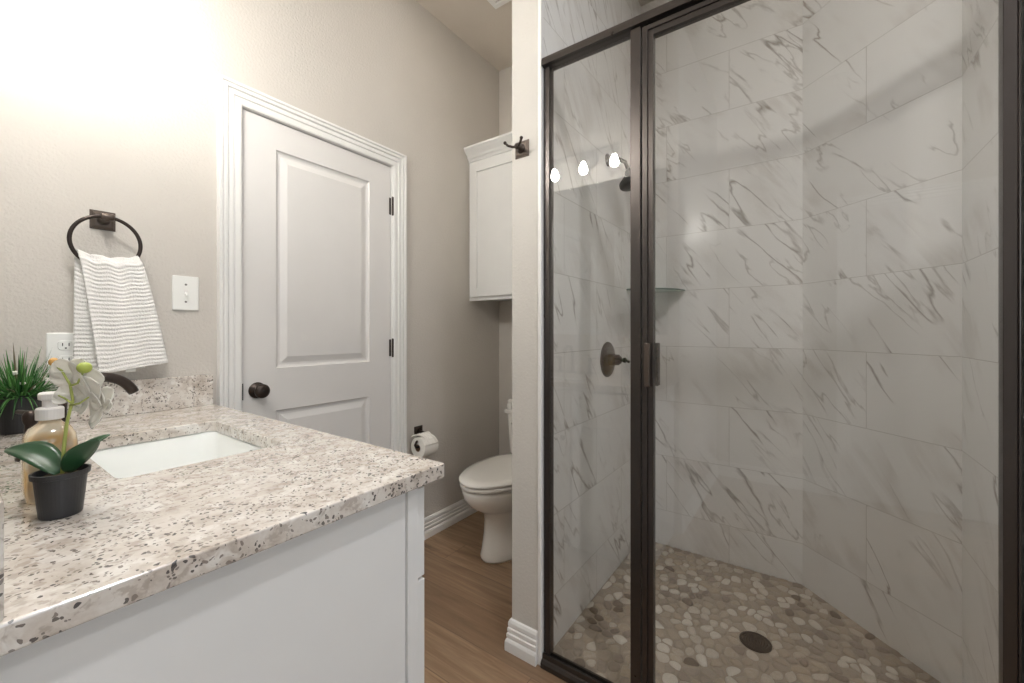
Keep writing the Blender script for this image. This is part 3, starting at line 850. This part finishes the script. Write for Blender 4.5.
# ------------------------------------------------------------------ toilet
to = thing('toilet', 'white two-piece toilet with closed lid beside the wing wall', 'toilet', (1.85, 1.33, 0))
TYc = 1.33
def egg(xf, xb, hw, z, n=40, k=2.2):
    """front faces -X; widest point 58 % back"""
    xm = xf + (xb - xf) * .56; pts = []
    for i in range(n):
        a = 2 * math.pi * i / n; c, s = math.cos(a), math.sin(a)
        L_ = (xm - xf) if c > 0 else (xb - xm)
        kk = 2.0 if c > 0 else 3.0
        x = xm - math.copysign(abs(c) ** (2 / kk), c) * L_
        y = TYc + math.copysign(abs(s) ** (2 / kk), s) * hw
        pts.append((x, y, z))
    return pts
bm = nb()
loft(bm, [egg(1.640, 2.16, .130, 0), egg(1.636, 2.16, .133, .012), egg(1.646, 2.15, .126, .04), egg(1.660, 2.13, .117, .12), egg(1.664, 2.12, .114, .20), egg(1.654, 2.12, .120, .235),
          egg(1.615, 2.12, .138, .262), egg(1.556, 2.12, .165, .30), egg(1.524, 2.12, .180, .345), egg(1.515, 2.12, .184, .375), egg(1.515, 2.12, .184, .386), egg(1.525, 2.118, .176, .392)])
obj('bowl', bm, m_porc, to, smooth=True)
bm = nb(); loft(bm, [egg(1.514, 2.055, .182, .397), egg(1.505, 2.06, .189, .402), egg(1.505, 2.06, .189, .416), egg(1.512, 2.058, .184, .420)])
obj('seat', bm, m_porc, to, smooth=True)
bm = nb(); loft(bm, [egg(1.508, 2.062, .185, .4225), egg(1.500, 2.066, .190, .426), egg(1.500, 2.066, .190, .434), egg(1.51, 2.06, .182, .440), egg(1.56, 2.03, .15, .4445), egg(1.68, 1.95, .08, .446)])
obj('lid', bm, m_porc, to, smooth=True)
for s in (-1, 1):
    bm = nb(); lathe(bm, (2.045, TYc + s * .07 - .02, .425), (0, 1, 0), [(.012, 0), (.012, .04)], 16)
    obj('hinge_cap', bm, m_porc, to)
bm = nb(); box(bm, 2.04, 2.32, TYc - .11, TYc + .11, .30, .398); obj('tank_shelf', bm, m_porc, to, bevel=.02, seg=4)
bm = nb(); loft(bm, [rr3(2.115, 2.325, TYc - .185, TYc + .185, .035, .40), rr3(2.105, 2.327, TYc - .20, TYc + .20, .035, .42), rr3(2.097, 2.329, TYc - .215, TYc + .215, .035, .662)])
obj('tank', bm, m_porc, to, smooth=False, bevel=.004)
bm = nb(); loft(bm, [rr3(2.088, 2.331, TYc - .225, TYc + .225, .035, .664), rr3(2.083, 2.332, TYc - .23, TYc + .23, .035, .668), rr3(2.083, 2.332, TYc - .23, TYc + .23, .035, .682), rr3(2.092, 2.33, TYc - .222, TYc + .222, .035, .690)])
obj('tank_lid', bm, m_porc, to, smooth=False, bevel=.002)
bm = nb(); lathe(bm, (2.097, TYc + .15, .615), (-1, 0, 0), [(.016, 0), (.016, .006), (.008, .010), (.008, .02)], 20)
tube(bm, [(2.079, TYc + .155, .615), (2.077, TYc + .11, .610), (2.078, TYc + .075, .605)], [.006, .006, .005], 10)
obj('flush_lever', bm, m_porc, to, smooth=True)
# rolls on the tank lid: only their left edge shows past the wing wall
bm = nb(); lathe(bm, (2.118, 1.515, .6905), (0, 0, 1), [(.022, 0), (.025, .004), (.026, .02), (.024, .034), (.018, .038), (.021, .044), (.019, .054), (.010, .060), (.002, .062)], 28)
jr = obj('jar', bm, m_porc, smooth=True); tag(jr, 'small white jar on top of the toilet tank lid', 'jar')

# wall cabinet over the toilet ---------------------------------------
wc = thing('wall_cabinet', 'white shaker wall cabinet with crown moulding above the toilet', 'cabinet', (2.18, 1.33, 1.373))
wy0, wy1, wxf, wz0_, wz1_ = .892, WA - .001, 2.035, 1.373, 2.262
obj('body', bx(wxf, XB - .001, wy0, wy1, wz0_ + .02, wz1_), m_cab, wc, bevel=.001)
bm = nb(); box(bm, wxf - .018, wxf, wy0, wy1, wz0_, wz0_ + .045); box(bm, wxf - .018, wxf, wy1 - .035, wy1, wz0_ + .045, wz1_); box(bm, wxf - .018, wxf, wy0, wy0 + .04, wz0_ + .045, wz1_)
box(bm, wxf - .018, wxf, wy0 + .04, wy1 - .035, wz1_ - .04, wz1_)
obj('face_frame', bm, m_cab, wc, bevel=.001)
def shaker_x(y0, y1, z0, z1, x):
    bm = nb(); t = .018; rail = .055
    box(bm, x - t * .55, x, y0 + rail, y1 - rail, z0 + rail, z1 - rail)
    box(bm, x - t, x, y0, y0 + rail, z0, z1); box(bm, x - t, x, y1 - rail, y1, z0, z1)
    box(bm, x - t, x, y0 + rail, y1 - rail, z0, z0 + rail); box(bm, x - t, x, y0 + rail, y1 - rail, z1 - rail, z1); return bm
ymid = (wy0 + wy1) / 2
for a, b in ((wy0 + .012, ymid - .002), (ymid + .002, wy1 - .02)):
    d = obj('cabinet_door', shaker_x(a, b, wz0_ + .024, wz1_ - .02, wxf - .018), m_cab, wc, bevel=.0015)
CR = [(0, 0), (.006, .002), (.010, .014), (.018, .022), (.022, .034), (.040, .052), (.050, .066), (.054, .070), (.054, .082), (0, .082)]
bm = nb(); rows = []
for t_, h in CR: rows.append([bm.verts.new((wxf - .018 - t_, wy0, wz1_ + h)), bm.verts.new((wxf - .018 - t_, wy1, wz1_ + h))])
for a, b in zip(rows, rows[1:] + rows[:1]): bm.faces.new((a[0], a[1], b[1], b[0]))
bm.faces.new([r[0] for r in rows]); bm.faces.new([r[1] for r in rows][::-1])
box(bm, wxf - .018, XB - .001, wy0, wy1, wz1_, wz1_ + .078)
obj('crown_moulding', bm, m_cab, wc)

# robe hook ------------------------------------------------------------
HY, HZ = .842, 1.841
rh = thing('robe_hook', 'dark bronze double robe hook on the end of the wing wall', 'hook', (1.25, HY, HZ))
bm = nb(); square_plate(bm, (1.25, HY, HZ), (-1, 0, 0), (0, 0, 1), .030, .009)
obj('backplate', bm, m_bronze2, rh, bevel=.001)
bm = nb(); lathe(bm, (1.242, HY, HZ), (-1, 0, 0), [(.019, 0), (.016, .004), (.009, .008), (.008, .02), (.011, .026), (.009, .032), (.002, .034)], 20)
obj('hook_stem', bm, m_bronze, rh, smooth=True)
for s in (-1, 1):
    bm = nb(); tube(bm, [(1.218, HY, HZ - .002), (1.209, HY + s * .014, HZ - .002), (1.198, HY + s * .026, HZ + .001), (1.192, HY + s * .034, HZ + .009)], [.0055, .0045, .0045, .0042], 12)
    sphere(bm, (1.191, HY + s * .035, HZ + .011), .0062, u=14, v=10)
    obj('prong', bm, m_bronze, rh, smooth=True)

# ------------------------------------------------------------------ shower enclosure
se = thing('shower_enclosure', 'dark bronze framed glass shower enclosure with fixed pane and hinged door', 'shower enclosure', (XG, .18, 0))
HT = 2.145
def vbar(bm, y0, y1, z0, z1, d0, d1, groove=True):
    """vertical member with a stepped face"""
    box(bm, d0, d1, y0, y1, z0, z1)
    return bm
bm = nb()
# jamb at the wing wall: thin outer flange, rounded main bar
box(bm, 1.2625, 1.285, .748, .7575, .042, 2.108); box(bm, 1.2565, 1.288, .7325, .748, .042, 2.108)
obj('wall_jamb', bm, m_frame, se, bevel=.0015)
bm = nb(); box(bm, 1.252, 1.288, .410, .442, .042, 2.108); obj('centre_post', bm, m_frame, se, bevel=.002)
bm = nb(); box(bm, 1.252, 1.292, -.4065, -.352, .042, 2.108); obj('right_jamb', bm, m_frame, se, bevel=.002)
# header: rounded top extrusion
hp = [(1.243, 2.112), (1.243, 2.128), (1.2455, 2.137), (1.251, 2.143), (1.262, 2.147), (1.276, 2.147), (1.288, 2.142), (1.295, 2.132), (1.297, 2.112), (1.290, 2.110), (1.258, 2.110), (1.250, 2.112)]
bm = nb(); loft(bm, [[(x, y, z) for x, z in hp] for y in (-.4065, .7575)])
obj('header', bm, m_frame, se)
sp = [(1.238, .001), (1.238, .018), (1.244, .026), (1.250, .028), (1.252, .043), (1.258, .043), (1.259, .032), (1.276, .030), (1.277, .040), (1.284, .040), (1.297, .012), (1.297, .0065), (1.262, .0065), (1.262, .001)]
bm = nb(); loft(bm, [[(x, y, z) for x, z in sp] for y in (-.4065, .7575)])
obj('sill_track', bm, m_frame, se)
obj('fixed_pane', bx(1.262, 1.267, .440, .734, .036, 2.112), m_glass, se)
dr = obj('shower_door_frame', None or nb(), m_frame, se)
bm = nb()
def dbar(y0, y1, z0, z1):
    box(bm, 1.257, 1.283, y0, y1, z0, z1)
    yc0, yc1 = y0, y1
dy0, dy1, dz0, dz1 = -.3475, .4055, .047, 2.102
# stepped frame: outer bar, recessed inner lip
box(bm, 1.252, 1.283, dy1 - .016, dy1, dz0, dz1); box(bm, 1.257, 1.281, dy1 - .032, dy1 - .016, dz0, dz1)
box(bm, 1.252, 1.283, dy0, dy0 + .003, dz0, dz1); box(bm, 1.255, 1.281, dy0 + .003, dy0 + .023, dz0, dz1)
box(bm, 1.252, 1.283, dy0 + .008, dy1 - .016, dz1 - .014, dz1); box(bm, 1.256, 1.281, dy0 + .027, dy1 - .032, dz1 - .032, dz1 - .014)
box(bm, 1.252, 1.283, dy0 + .008, dy1 - .016, dz0, dz0 + .022)
bpy.data.objects.remove(dr)
dr = obj('shower_door', bm, m_frame, se, bevel=.0012)
obj('door_glass', bx(1.2625, 1.2675, dy0 + .017, dy1 - .022, dz0 + .01, dz1 - .02), m_glass, dr)
bm = nb(); box(bm, 1.238, 1.252, .3795, .3955, 1.012, 1.144); obj('door_pull', bm, m_bronze2, dr, bevel=.003)
bm = nb(); box(bm, 1.283, 1.305, .366, .380, 1.012, 1.144); obj('inner_pull', bm, m_frame, dr, bevel=.003)

# shower fittings -------------------------------------------------------
sv = thing('shower_valve', 'dark bronze round shower valve with lever on the marble tile', 'shower valve', (1.847, TY, 1.046))
bm = nb(); lathe(bm, (1.847, TY, 1.046), (0, -1, 0), [(.083, 0), (.083, .004), (.078, .009), (.05, .013), (.035, .016)], 44)
obj('escutcheon', bm, m_bronze, sv, smooth=True)
bm = nb(); lathe(bm, (1.847, TY - .014, 1.046), (0, -1, 0), [(.030, 0), (.029, .02), (.025, .024), (.025, .042), (.019, .047), (.017, .052), (.008, .056), (.008, .062), (.012, .066), (.012, .074), (.006, .080)], 32)
hb = obj('handle_hub', bm, m_bronze, sv, smooth=False, bevel=.001)
bm = nb(); tube(bm, [(1.847, TY - .085, 1.046), (1.836, TY - .10, 1.044), (1.815, TY - .115, 1.042), (1.795, TY - .120, 1.042)], [.007, .006, .006, .005], 12)
obj('lever', bm, m_bronze, sv, smooth=True)
sh = thing('shower_head', 'black round shower head high on the left shower wall', 'shower head', (1.85, TY, 1.97))
bm = nb(); lathe(bm, (1.85, TY, 1.985), (0, -1, 0), [(.03, 0), (.03, .004), (.014, .010)], 28); obj('flange', bm, m_bronze, sh, smooth=True)
bm = nb(); tube(bm, [(1.85, TY - .005, 1.985), (1.85, TY - .05, 1.98), (1.85, TY - .085, 1.955), (1.85, TY - .10, 1.915)], .0095, 14); obj('arm', bm, m_bronze, sh, smooth=True)
bm = nb(); lathe(bm, (1.85, TY - .098, 1.92), (0, -.22, -1), [(.012, 0), (.018, .012), (.022, .03), (.045, .052), (.053, .062), (.053, .078), (.048, .084), (.01, .086)], 36)
obj('spray_head', bm, m_dark, sh, smooth=True)
bm = nb(); n = 24
pts = [(XB - .002, TY - .002)] + [(XB - .002 - .235 * math.sin(math.pi / 2 * i / n), TY - .002 - .235 * math.cos(math.pi / 2 * i / n)) for i in range(n + 1)]
loft(bm, [[(x, y, z) for x, y in pts] for z in (1.392, 1.400)])
def shelf_glass():
    m, nt, b = nm('green_edged_glass'); b.inputs['Base Color'].default_value = (.30, .48, .42, 1)
    b.inputs['Transmission Weight'].default_value = .75; b.inputs['Roughness'].default_value = .03
    objco(nt); return m
cs = obj('corner_shelf', bm, shelf_glass()); tag(cs, 'quarter-round glass shelf in the tiled shower corner', 'shelf')
# drain
dn = thing('floor_drain', 'round black drain grate in the pebble shower floor', 'drain', (DRX, DRY, .006))
bm = nb(); lathe(bm, (DRX, DRY, .0055), (0, 0, 1), [(.0535, 0), (.0535, .0045), (.050, .006), (.046, .006), (.045, .003), (.002, .003)], 40)
obj('rim', bm, m_black, dn, smooth=False)
bm = nb()
for k in range(5):
    r = .008 + k * .0085
    nseg = 24; pts = []
    for i in range(nseg):
        a = 2 * math.pi * i / nseg; rr = r + .0014 * math.sin(a * 6 + k)
        pts.append((DRX + rr * math.cos(a), DRY + rr * math.sin(a), .0105))
    tube(bm, pts, .0016, 6, closed=True)
obj('grate', bm, m_dark, dn, smooth=True)

# ------------------------------------------------------------------ things on the counter
# potted grass against the wall
px_, py_ = .138, 1.69
gp = thing('potted_grass', 'bushy green artificial grass in a black pot by the side splash', 'plant', (px_, py_, CT))
bm = nb(); lathe(bm, (px_, py_, CT + .0005), (0, 0, 1), [(.034, 0), (.036, .004), (.0405, .094), (.0415, .098), (.0385, .098), (.0375, .088), (.002, .086)], 36)
obj('pot', bm, m_dark, gp, smooth=False)
bm = nb(); tones = []; rnd = random.Random(11)
def blade(bm, base, d, L_, droop, wd, tone, tones):
    n = 7; d = Vector(d).normalized(); side = d.cross(Vector((0, 0, 1)))
    if side.length < .1: side = Vector((1, 0, 0))
    side = (side.normalized() + Vector((rnd.uniform(-.4, .4), rnd.uniform(-.4, .4), rnd.uniform(-.3, .3)))).normalized()
    prev = None
    for i in range(n + 1):
        t = i / n; p = Vector(base) + d * L_ * t - Vector((0, 0, droop * t * t)); p.z = max(p.z, CT + .05); w_ = wd * (1 - t ** 1.6) * (.6 + .8 * t if t < .5 else 1) + .0002
        nrm = d.cross(side).normalized() * w_ * .35
        a = bm.verts.new(p - side * w_ ); c = bm.verts.new(p + nrm); b = bm.verts.new(p + side * w_); e = bm.verts.new(p - nrm * .4)
        tones += [tone] * 4
        if prev:
            q = [a, c, b, e]
            for k in range(4): bm.faces.new((prev[k], prev[(k + 1) % 4], q[(k + 1) % 4], q[k]))
        prev = [a, c, b, e]
for i in range(330):
    a = rnd.uniform(0, 2 * math.pi); r = .032 * math.sqrt(rnd.random())
    lean = rnd.uniform(.2, 1.9) * (.35 + r / .032 * .8)
    dx, dy = math.cos(a) * lean, math.sin(a) * lean
    if dy > 0: dy *= .15
    L_ = rnd.uniform(.075, .155)
    b_ = (px_ + math.cos(a) * r, py_ + math.sin(a) * r, CT + .088)
    tv = Vector(b_) + Vector((dx, dy, 1)).normalized() * L_
    if tv.y > 1.742: dy = 0
    if tv.x > .262 or tv.x < .050 or (tv.x > .222 and tv.y > 1.655): continue
    blade(bm, b_, (dx, dy, 1), L_, rnd.uniform(.02, .06) * lean, rnd.uniform(.0022, .0042), rnd.choice((.1, .3, .5, .6, .7, .8, .85, .97)) , tones)
fo = obj('foliage', bm, m_grass, gp, smooth=True, recalc=True); floatattr(fo, tones)
bm = nb()
for dx, dy, z in ((-.012, -.03, 1.072), (.0, -.045, 1.045), (.02, -.03, 1.03), (-.04, -.02, 1.02), (.045, -.035, 1.05)):
    for k in range(4):
        a = k * math.pi / 2 + dx * 50; sphere(bm, (px_ + dx + .003 * math.cos(a), py_ + dy, z + .003 * math.sin(a)), .0034, u=8, v=6)
obj('tiny_flowers', bm, m_petal, gp, smooth=True)

# soap dispenser
sx, sy = .111, .985
sd = thing('soap_dispenser', 'clear pump bottle of amber soap behind the orchid', 'soap dispenser', (sx, sy, CT))
def sq(r, z, c=.5): return [(sx + x, sy + y, z) for x, y in rrect(-r, r, -r, r, r * c, 6)]
bm = nb(); loft(bm, [sq(.024, CT + .001), sq(.027, CT + .004), sq(.029, CT + .02), sq(.0295, CT + .085), sq(.028, CT + .100, .6), sq(.023, CT + .112, .8), sq(.015, CT + .119, .98), sq(.0125, CT + .122, .98), sq(.0125, CT + .127, .98)])
obj('bottle', bm, m_soap, sd, smooth=True)
bm = nb(); lathe(bm, (sx, sy, CT + .1255), (0, 0, 1), [(.016, 0), (.016, .017), (.014, .019), (.0085, .020), (.0085, .030), (.013, .032), (.0135, .041), (.011, .043), (.002, .0435)], 28)
obj('pump', bm, m_pump, sd, smooth=False, bevel=.001)
bm = nb(); dv = Vector((.75, .25, 0)).normalized()
tube(bm, [Vector((sx, sy, CT + .163)), Vector((sx, sy, CT + .1625)) + dv * .016, Vector((sx, sy, CT + .161)) + dv * .028, Vector((sx, sy, CT + .153)) + dv * .032], [.0055, .005, .0045, .004], 12)
obj('nozzle', bm, m_pump, sd, smooth=True)

# orchid in a small pot
ox, oy = .110, .880
orc = thing('potted_orchid', 'small white artificial orchid with dark green leaves in a black pot', 'plant', (ox, oy, CT))
PH = .064
bm = nb(); lathe(bm, (ox, oy, CT + .0005), (0, 0, 1), [(.0215, 0), (.0225, .002), (.0275, PH - .008), (.0305, PH - .007), (.031, PH), (.0285, PH), (.0265, PH - .010), (.002, PH - .011)], 40)
obj('pot', bm, m_dark, orc, smooth=False)
bm = nb(); lathe(bm, (ox, oy, CT + PH - .0105), (0, 0, 1), [(.026, 0), (.02, .004), (.002, .006)], 24)
obj('moss', bm, m_soil, orc, smooth=True)
fw = Vector((.8151, .5793, 0)); rt = Vector((.5793, -.8151, 0)); UP = Vector((0, 0, 1))
# directions in the plan of the plant: rt runs along the counter to the sink, fw away from the room
P0 = Vector((ox, oy, CT + PH - .004))
def leafm(bm, base, tip, width, arch, thick=.0016, tw=0.0):
    base, tip = Vector(base), Vector(tip); n, m = 14, 6
    d = tip - base; side = d.cross(UP).normalized(); up = side.cross(d).normalized()
    T, B = [], []
    for i in range(n + 1):
        t = i / n; c = base + d * t + up * arch * math.sin(math.pi * t) ; w_ = width * (math.sin(math.pi * min(1, t * .92 + .06)) ** .65) * (1 - .15 * t)
        if i == n: w_ = .0006
        rowt, rowb = [], []
        for j in range(m + 1):
            s = j / m * 2 - 1; p = c + side * w_ * s + up * (abs(s) * w_ * .28 + tw * s * w_)
            rowt.append(bm.verts.new(p + up * thick * .5)); rowb.append(bm.verts.new(p - up * thick * .5))
        T.append(rowt); B.append(rowb)
    for G, fl in ((T, 0), (B, 1)):
        for a, b in zip(G, G[1:]):
            for j in range(m):
                f = (a[j], a[j + 1], b[j + 1], b[j]); bm.faces.new(f[::-1] if fl else f)
    for i in range(n):
        bm.faces.new((T[i][0], T[i + 1][0], B[i + 1][0], B[i][0])); bm.faces.new((T[i][m], B[i][m], B[i + 1][m], T[i + 1][m]))
    bm.faces.new([*T[0]] + [*B[0]][::-1]); bm.faces.new([*T[n]] + [*B[n]][::-1]); return bm
def rel(r, f, u): return P0 + rt * r + fw * f + UP * u
for (a, b, wd, ar, tw_) in (((-.002, 0, .000), (-.098, .014, .030), .0165, .012, .5), ((.006, .004, 0), (.044, .010, .046), .0135, .002, .7), ((.002, .008, .0), (.032, .040, .046), .014, .006, -.3)):
    bm = nb(); leafm(bm, rel(*a), rel(*b), wd, ar, tw=tw_); obj('leaf', bm, m_leaf, orc, smooth=True)
bm = nb()
stem = [rel(.002, 0, 0), rel(.004, 0, .035), rel(.007, .001, .07), rel(.011, .002, .092), rel(.014, .003, .105), rel(.010, .003, .128), rel(-.002, .003, .148), rel(-.014, .003, .158)]
tube(bm, stem, [.0024, .0022, .002, .0019, .0018, .0016, .0014, .0012], 10)
tube(bm, [rel(.011, .002, .098), rel(.026, .001, .101), rel(.040, 0, .110)], [.0016, .0014, .001], 8)
tube(bm, [rel(.010, .003, .126), rel(.022, .002, .130), rel(.032, 0, .146)], [.0016, .0014, .0012], 8)
tube(bm, [rel(.012, .002, .102), rel(.002, .003, .108), rel(-.008, .004, .112)], [.0014, .0012, .001], 8)
obj('stem', bm, m_stem, orc, smooth=True)
def petal(bm, c, d, nrm, ln, wd, cup):
    c, d, nrm = Vector(c), Vector(d).normalized(), Vector(nrm).normalized(); s = d.cross(nrm).normalized(); nrm = s.cross(d)
    n, m = 9, 6; T = []; B = []
    for i in range(n + 1):
        t = i / n; w_ = wd * math.sin(math.pi * (.08 + .86 * t)) ** .6 * (.75 + .35 * t)
        if i == n: w_ *= .35
        T.append([bm.verts.new(c + d * ln * t + s * w_ * (j / m * 2 - 1) + nrm * (cup * t * t - .25 * w_ * (j / m * 2 - 1) ** 2 + .0009 * math.sin(j * 2.1 + t * 7))) for j in range(m + 1)])
        B.append([bm.verts.new(v.co - nrm * .0009) for v in T[-1]])
    for G, fl in ((T, 0), (B, 1)):
        for a, b in zip(G, G[1:]):
            for j in range(m):
                f = (a[j], a[j + 1], b[j + 1], b[j]); bm.faces.new(f[::-1] if fl else f)
    for i in range(n):
        bm.faces.new((T[i][0], T[i + 1][0], B[i + 1][0], B[i][0])); bm.faces.new((T[i][m], B[i][m], B[i + 1][m], T[i + 1][m]))
def flower(c, nrm, up, size):
    nrm = Vector(nrm).normalized(); up = Vector(up); s = nrm.cross(up).normalized(); up = s.cross(nrm)
    bm = nb()
    for a, ln, wd in ((90, 1, .42), (212, 1, .38), (328, 1, .38)):
        d = s * math.cos(math.radians(a)) + up * math.sin(math.radians(a)); petal(bm, c, d, nrm, size * ln, size * wd, -size * .12)
    for a in (18, 162):
        d = s * math.cos(math.radians(a)) + up * math.sin(math.radians(a)); petal(bm, Vector(c) + nrm * .001, d, nrm, size * 1.02, size * .62, -size * .05)
    fl = obj('flower', bm, m_petal, orc, smooth=True)
    bm = nb(); sphere(bm, Vector(c) + nrm * size * .12, size * .13, (1, 1, .8), 12, 8); obj('flower_centre', bm, m_bud2, fl, smooth=True)
flower(rel(.034, .006, .112), fw * .9 + rt * .3 + UP * .15, UP - rt * .2, .036)
flower(rel(.012, .012, .140), fw * .9 - rt * .2 + UP * .35, UP + rt * .5, .032)
flower(rel(.002, .014, .108), fw * .9 - rt * .1 - UP * .2, UP + rt * .4, .024)
flower(rel(.048, .014, .092), fw * .9 + rt * .4 - UP * .2, UP - rt * .9, .032)
bm = nb(); sphere(bm, rel(.036, -.002, .153), .0085, (1, 1, .95), 16, 10); obj('bud', bm, m_bud, orc, smooth=True)
bm = nb(); sphere(bm, rel(-.014, .003, .161), .0056, (1, 1, 1.1), 16, 10); obj('small_bud', bm, m_bud2, orc, smooth=True)
